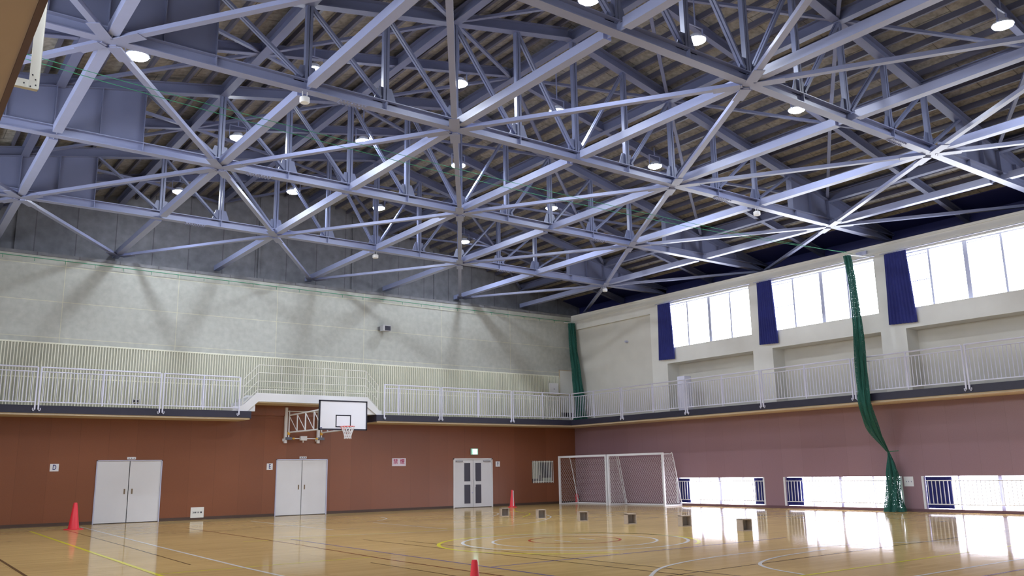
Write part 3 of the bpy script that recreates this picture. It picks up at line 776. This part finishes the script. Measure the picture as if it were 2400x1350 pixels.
MB().box((bx0+.2, by+.04, bz0+.1), (bx0+.26, by+.1, bz1-.1)).box((bx1-.26, by+.04, bz0+.1), (bx1-.2, by+.1, bz1-.1)).box((bx0+.2, by+.04, 3.55), (bx1-.2, by+.1, 3.61)).build('back_frame', 'white', o)
t = .05; b = MB()
for a, c in (((bx0, bz0), (bx1, bz0+t)), ((bx0, bz1-t), (bx1, bz1)), ((bx0, bz0), (bx0+t, bz1)), ((bx1-t, bz0), (bx1, bz1))): b.box((a[0], by-.012, a[1]), (c[0], by+.045, c[1]))
b.build('black_border', 'black', bb)
t = .04; a0, a1, c0, c1 = -13.73, -13.12, 3.15, 3.60; b = MB()
for a, c in (((a0, c0), (a1, c0+t)), ((a0, c1-t), (a1, c1)), ((a0, c0), (a0+t, c1)), ((a1-t, c0), (a1, c1))): b.box((a[0], by-.004, a[1]), (c[0], by, c[1]))
b.build('target_square', 'black', bb)
MB().box((bx0+.06,by-.004,bz0+.06),(bx0+.13,by,bz0+.09)).build('maker_mark', 'blue_text', bb)
rx, ry, rz, rr = -13.42, by-.38, 3.17, .235
MB().tube([(rx+rr*math.cos(2*PI*k/32), ry+rr*math.sin(2*PI*k/32), rz) for k in range(32)], .011, 8, True).tube([(rx-.12,by,rz),(rx-.1,ry+.21,rz)], .012, 6).tube([(rx+.12,by,rz),(rx+.1,ry+.21,rz)], .012, 6).box((rx-.09,by-.02,rz-.09),(rx+.09,by,rz+.03)).build('rim', 'rim', o)
b = MB(); rings = [(0,.235),(-.12,.20),(-.24,.15),(-.36,.12),(-.44,.125)]; n = 12
def NP(i, k): z, r = rings[i]; a = 2*PI*(k+.5*(i % 2))/n; return (rx+r*math.cos(a), ry+r*math.sin(a), rz+z)
for i in range(len(rings)-1):
    for k in range(n):
        b.tube([NP(i,k), NP(i+1,k)], .009, 5); b.tube([NP(i,k), NP(i+1,(k-1) if i % 2 == 0 else (k+1))], .009, 5)
b.build('net', 'net', o)

# ------------------------------------------------------------------ two goals
def clip_diag(w, h, s):
    """diagonals of a diamond net over a w x h panel as (u0,v0,u1,v1)"""
    out = []; c = -h
    while c < w+h:
        for sg in (1, -1):
            pts = []
            # line u = c + sg*v*.8 (v from 0..h)
            k = .7
            u0 = c; u1 = c+sg*h*k
            v0, v1 = 0, h
            du = u1-u0
            ts = [0, 1]
            t0, t1 = 0, 1
            if du != 0:
                ta, tb = (0-u0)/du, (w-u0)/du
                if ta > tb: ta, tb = tb, ta
                t0, t1 = max(0, ta), min(1, tb)
            if t1-t0 > .01: out.append((u0+du*t0, h*t0, u0+du*t1, h*t1))
        c += s
    return out
def goal(A, B, label, depth=1.10):
    """front posts at xy A and B"""
    A = Vector((*A, 0)); B = Vector((*B, 0)); d = (B-A).normalized(); bk = Vector((-d.y, d.x, 0))
    if bk.x < 0: bk = -bk
    Hh = 2.14; o = tag(empty('goal', tuple((A+B)/2)), label, 'goal', 'white framed goals')
    Z = Vector((0,0,1)); s = .08; top = .62
    for P in (A, B): MB().bar(P, P+Z*Hh, s, s, up=(0,1,0)).build('post', 'white', o)
    MB().bar(A+Z*(Hh-s/2)-d*s/2, B+Z*(Hh-s/2)+d*s/2, s, s).build('crossbar', 'white', o)
    for P in (A, B):
        MB().tube(smooth([tuple(P+Z*(Hh-.06)), tuple(P+bk*top*.8+Z*(Hh-.06)), tuple(P+bk*(top+.06)+Z*(Hh-.16)), tuple(P+bk*(depth-.05)+Z*.3), tuple(P+bk*depth+Z*.18), tuple(P+bk*(depth-.02)+Z*.03)], 5), .019, 8).build('stay', 'white', o)
        MB().bar(P+Z*.03, P+bk*depth+Z*.03, .05, .05).build('base_bar', 'white', o)
    MB().bar(A+bk*depth+Z*.03, B+bk*depth+Z*.03, .05, .05).build('rear_bar', 'white', o)
    L = (B-A).length; b = MB()
    def panel(O, U, V, w, h, s=.12):
        for u0, v0, u1, v1 in clip_diag(w, h, s): b.bar(O+U*u0+V*v0, O+U*u1+V*v1, .0042, .0042)
    V = (bk*(top+.06-depth)+Z*(Hh-.2)); hv = V.length
    panel(A+bk*depth+Z*.05, d, V.normalized(), L, hv)
    panel(A+Z*(Hh-.07), d, bk, L, top)
    for P in (A, B):
        # side panel: trapezoid approximated by clipping to the slanted rear edge
        for u0, v0, u1, v1 in clip_diag(depth, Hh-.1, .12):
            pts = []
            for k in range(13):
                u = u0+(u1-u0)*k/12; v = v0+(v1-v0)*k/12
                if u <= depth-(depth-top-.05)*max(0, (v-.1))/(Hh-.2): pts.append((u, v))
            if len(pts) > 1: b.bar(P+bk*pts[0][0]+Z*pts[0][1], P+bk*pts[-1][0]+Z*pts[-1][1], .0042, .0042)
    b.build('net', 'net', o)
goal((-1.62,-.75), (-1.50,-3.76), 'white framed goal with net, the left of the pair near the room corner')
goal((-1.49,-3.90), (-1.20,-6.83), 'white framed goal with net, the right of the pair beside the bright floor window')

# ------------------------------------------------------------------ open wooden boxes on the floor
BL = [(-9.67,-7.52),(-9.78,-9.66),(-9.94,-11.87),(-10.12,-14.07),(-9.98,-15.95),(-10.37,-18.2)]
bl = ['farthest one, near the far red cone', 'second from the left in the row', 'third from the left in the row', 'in front of the right hand goal', 'with its edge against the window glare', 'rightmost and nearest, dark against the window reflection']
proto = None
def make_box():
    e = empty('wooden_box', (0,0,0)); w, dd, h, t = .27, .23, .275, .02
    MB().box((-w/2,-dd/2,0),(-w/2+t,dd/2,h)).box((w/2-t,-dd/2,0),(w/2,dd/2,h)).box((-w/2+t,-dd/2,0),(w/2-t,dd/2,t)).box((-w/2,-dd/2,h-t),(w/2,dd/2,h)).build('box_shell', 'plywood', e)
    MB().box((-w/2+t,dd/2-t,t),(w/2-t,dd/2,h-t)).build('back_panel', 'plywood_dark', e)
    return e
for k, ((x, y), l_) in enumerate(zip(BL, bl)):
    if proto is None: proto = make_box(); e = proto
    else: e = copy_tree(proto)
    e.location = (x, y, .0); e.rotation_euler = (0, 0, math.radians(-20+[3,0,-4,2,0,5][k]))
    tag(e, 'small open wooden box on the floor, '+l_, 'wooden box', 'row of wooden boxes')

# ------------------------------------------------------------------ cones
def make_cone(h, r):
    e = empty('traffic_cone', (0,0,0))
    MB().lathe((0,0,0), [(r*.62,.02),(r*.56,.06),(r*.2,h-.02),(r*.16,h)], 24).build('cone_body', 'red_cone', e, smooth=True)
    MB().lathe((0,0,0), [(r,0),(r,.015),(r*.9,.025)], 24).build('base', 'red_cone', e)
    return e
for x, y, h, r, l_ in ((-22.08,-2.75,.78,.27,'red plastic cone on the floor left of the left double door'), (-4.85,-1.45,.72,.20,'red plastic cone by the back wall right of the glazed door'), (-22.41,-24.61,.60,.16,'nearest red plastic cone, cut by the bottom edge of the picture')):
    e = make_cone(h, r); e.location = (x, y, 0); tag(e, l_, 'traffic cone', 'red cones')
    if h == .72: MB().box((-.022,-.005,0),(.008,.012,.64)).build('white_strip', 'white', e).location = (-.03,-.13,.05)

# ------------------------------------------------------------------ signs and plates
def text(s, size, x, y, z, m, parent, name='lettering', bold=.0, sx=1.0):
    cu = bpy.data.curves.new(name, 'FONT'); cu.body = s; cu.size = size; cu.align_x = 'CENTER'; cu.align_y = 'CENTER'; cu.extrude = .002; cu.offset = bold
    t = bpy.data.objects.new(name+'_tmp', cu); col.objects.link(t); t.rotation_euler = (PI/2, 0, 0); t.location = (0,0,0)
    bpy.context.view_layer.update()
    me = bpy.data.meshes.new_from_object(t.evaluated_get(bpy.context.evaluated_depsgraph_get()))
    me.transform(t.matrix_world @ Matrix.Diagonal((sx, 1, 1, 1))); bpy.data.objects.remove(t)
    me.materials.clear(); me.materials.append(M[m])
    o = bpy.data.objects.new(name, me); col.objects.link(o); o.parent = parent; o.location = Vector((x,y,z))-world_loc(parent)
    return o
def letter_sign(s, x0, x1, z0, z1, label):
    e = tag(empty('letter_sign', ((x0+x1)/2, 0, z0)), label, 'sign')
    MB().box((x0,-.012,z0),(x1,0,z1)).build('sign_plate', 'white', e)
    text(s, .23, (x0+x1)/2, -.014, (z0+z1)/2, 'blue_text', e, bold=.004, sx=.68)
letter_sign('D', -22.43, -22.17, 1.73, 1.97, 'white square sign with dark letter D, left of the left double door')
letter_sign('E', -15.16, -14.93, 1.69, 1.93, 'white square sign with dark letter E, left of the middle double door')
letter_sign('F', -4.67, -4.44, 1.71, 1.94, 'white square sign with dark letter F, right of the glazed door')
e = tag(empty('no_smoking_sign', (-9.55,0,1.78)), 'white rectangular sign with two red characters between the middle and glazed doors', 'sign')
MB().box((-9.87,-.015,1.78),(-9.23,0,2.10)).build('sign_plate', mat('pale_pink_white', (.68,.62,.70), .5), e)
text('禁', .22, -9.71, -.018, 1.95, 'red_text', e, bold=.003); text('煙', .22, -9.40, -.018, 1.95, 'red_text', e, bold=.003)
for x0, x1, l_ in ((-20.09,-19.81,'tiny white label plate with three dark marks above the left double door'), (-13.88,-13.60,'tiny white label plate with three dark marks above the middle double door')):
    e = tag(empty('door_plate', ((x0+x1)/2,0,2.1)), l_, 'sign')
    MB().box((x0,-.035,2.10),(x1,0,2.18)).build('sign_plate', 'white', e)
    b = MB()
    for k in range(3):
        xx = x0+.06+k*.08; b.box((xx-.018,-.038,2.132),(xx+.018,-.035,2.150)).box((xx-.004,-.038,2.122),(xx+.004,-.035,2.160))
    b.build('lettering', 'blue_text', e)
e = tag(empty('exit_sign', (-5.83,0,2.23)), 'lit pale green emergency exit sign above the glazed door', 'exit sign')
MB().box((-6.01,-.07,2.23),(-5.65,0,2.50)).build('housing', mat('exit_housing', (.35,.55,.5), .4), e)
MB().box((-5.99,-.074,2.245),(-5.67,-.07,2.485)).build('green_face', 'exit_green', e)
MB().box((-5.93,-.078,2.26),(-5.71,-.074,2.47)).build('lit_panel', 'exit', e)
def outlet(c, horiz, label):
    x, y, z, w_, h_ = c; e = tag(empty('socket_panel', (x,y,z)), label, 'socket panel')
    if horiz:
        MB().box((x-w_/2,y-.015,z),(x+w_/2,y,z+h_)).build('cover_plate', 'cream', e)
        b = MB()
        for dx in (-.11,-.05,.03,.11,.15): b.box((x+dx-.015,y-.018,z+h_*.42),(x+dx+.015,y-.015,z+h_*.58))
        b.box((x-.155,y-.018,z+h_*.38),(x-.145,y-.015,z+h_*.62)); b.build('socket', 'black', e)
    else:
        MB().box((x-.015,y-w_/2,z),(x,y+w_/2,z+h_)).build('cover_plate', 'white', e)
        b = MB()
        for dx in (-.09,0,.08): b.box((x-.018,y+dx-.014,z+h_*.42),(x-.015,y+dx+.014,z+h_*.55))
        b.build('socket', mat('socket_grey', (.25,.25,.35), .5), e)
outlet((-17.63,0,.07,.46,.36), True, 'cream socket panel low on the brown back wall, right of the left double door')
outlet((0,-16.54,.79,.32,.31), False, 'white square socket panel on the right wall beside the foot of the green net')
# speaker, cabinets, extinguisher, small grey floor box on balcony
e = tag(empty('wall_speaker', (-10.45,0,7.25)), 'small grey box speaker on a bracket high on the pale back wall', 'speaker')
MB().box((-10.58,-.42,7.28),(-10.22,-.14,7.52)).build('cabinet', mat('speaker_grey', (.42,.42,.44), .5), e)
MB().box((-10.50,-.425,7.30),(-10.24,-.42,7.49)).build('grille', 'black', e)
MB().box((-10.62,-.14,7.34),(-10.48,0,7.48)).build('bracket', mat('bracket_grey', (.15,.15,.16), .5), e)
e = tag(empty('wall_cabinet', (-1.3,0,5.04)), 'small cream cabinet on the slatted balcony wall near the corner', 'cabinet')
MB().box((-1.57,-.12,5.02),(-1.02,-.04,5.57)).build('cabinet_body', 'cream', e)
MB().box((-1.55,-.125,5.04),(-1.04,-.12,5.55)).build('cabinet_door', 'white', e)
MB().box((-1.32,-.13,5.25),(-1.29,-.125,5.31)).build('latch', 'black', e)
e = tag(empty('wall_socket_box', (-19.95,0,4.0)), 'small dark outlet on the slatted balcony wall behind the left railing', 'socket panel')
MB().box((-20.07,-.07,4.02),(-19.83,-.055,4.16)).build('cover_plate', mat('pale_plate', (.5,.5,.45), .5), e)
MB().box((-20.04,-.075,4.04),(-19.98,-.07,4.12)).box((-19.93,-.075,4.04),(-19.87,-.07,4.12)).build('socket', 'black', e)
e = tag(empty('white_cabinet', (-.35,-7.4,3.74)), 'tall white box standing on the right balcony behind the railing', 'cabinet')
MB().box((-.5,-7.62,3.74),(-.1,-7.22,5.22)).build('cabinet_body', 'rail', e)
MB().box((-.507,-7.6,3.8),(-.5,-7.24,5.18)).build('cabinet_door', 'rail', e)
e = tag(empty('fire_extinguisher', (-.26,-.32,0)), 'red fire extinguisher standing in the corner seen through the left goal', 'fire extinguisher')
MB().lathe((-.26,-.32,0), [(.07,0),(.08,.02),(.08,.36),(.05,.42),(.025,.44)], 16).build('cylinder', 'red_cone', e, smooth=True)
MB().bar((-.3,-.34,.46),(-.2,-.3,.50), .02,.02).box((-.27,-.33,.43),(-.25,-.31,.47)).build('handle', 'chrome', e)
MB().tube([(-.26,-.4,.45),(-.2,-.43,.4),(-.19,-.42,.15)], .012, 6).build('hose', 'black', e)
e = tag(empty('net_winch', (-.05,-15.6,8.6)), 'small pale winch bracket on the right wall top beside the hanging net', 'winch')
MB().box((-.1,-15.95,8.66),(-.03,-15.55,8.78)).tube([(-.12,-15.7,8.66),(-.03,-15.7,8.66)], .06, 12).build('winch_body', 'alu', e)
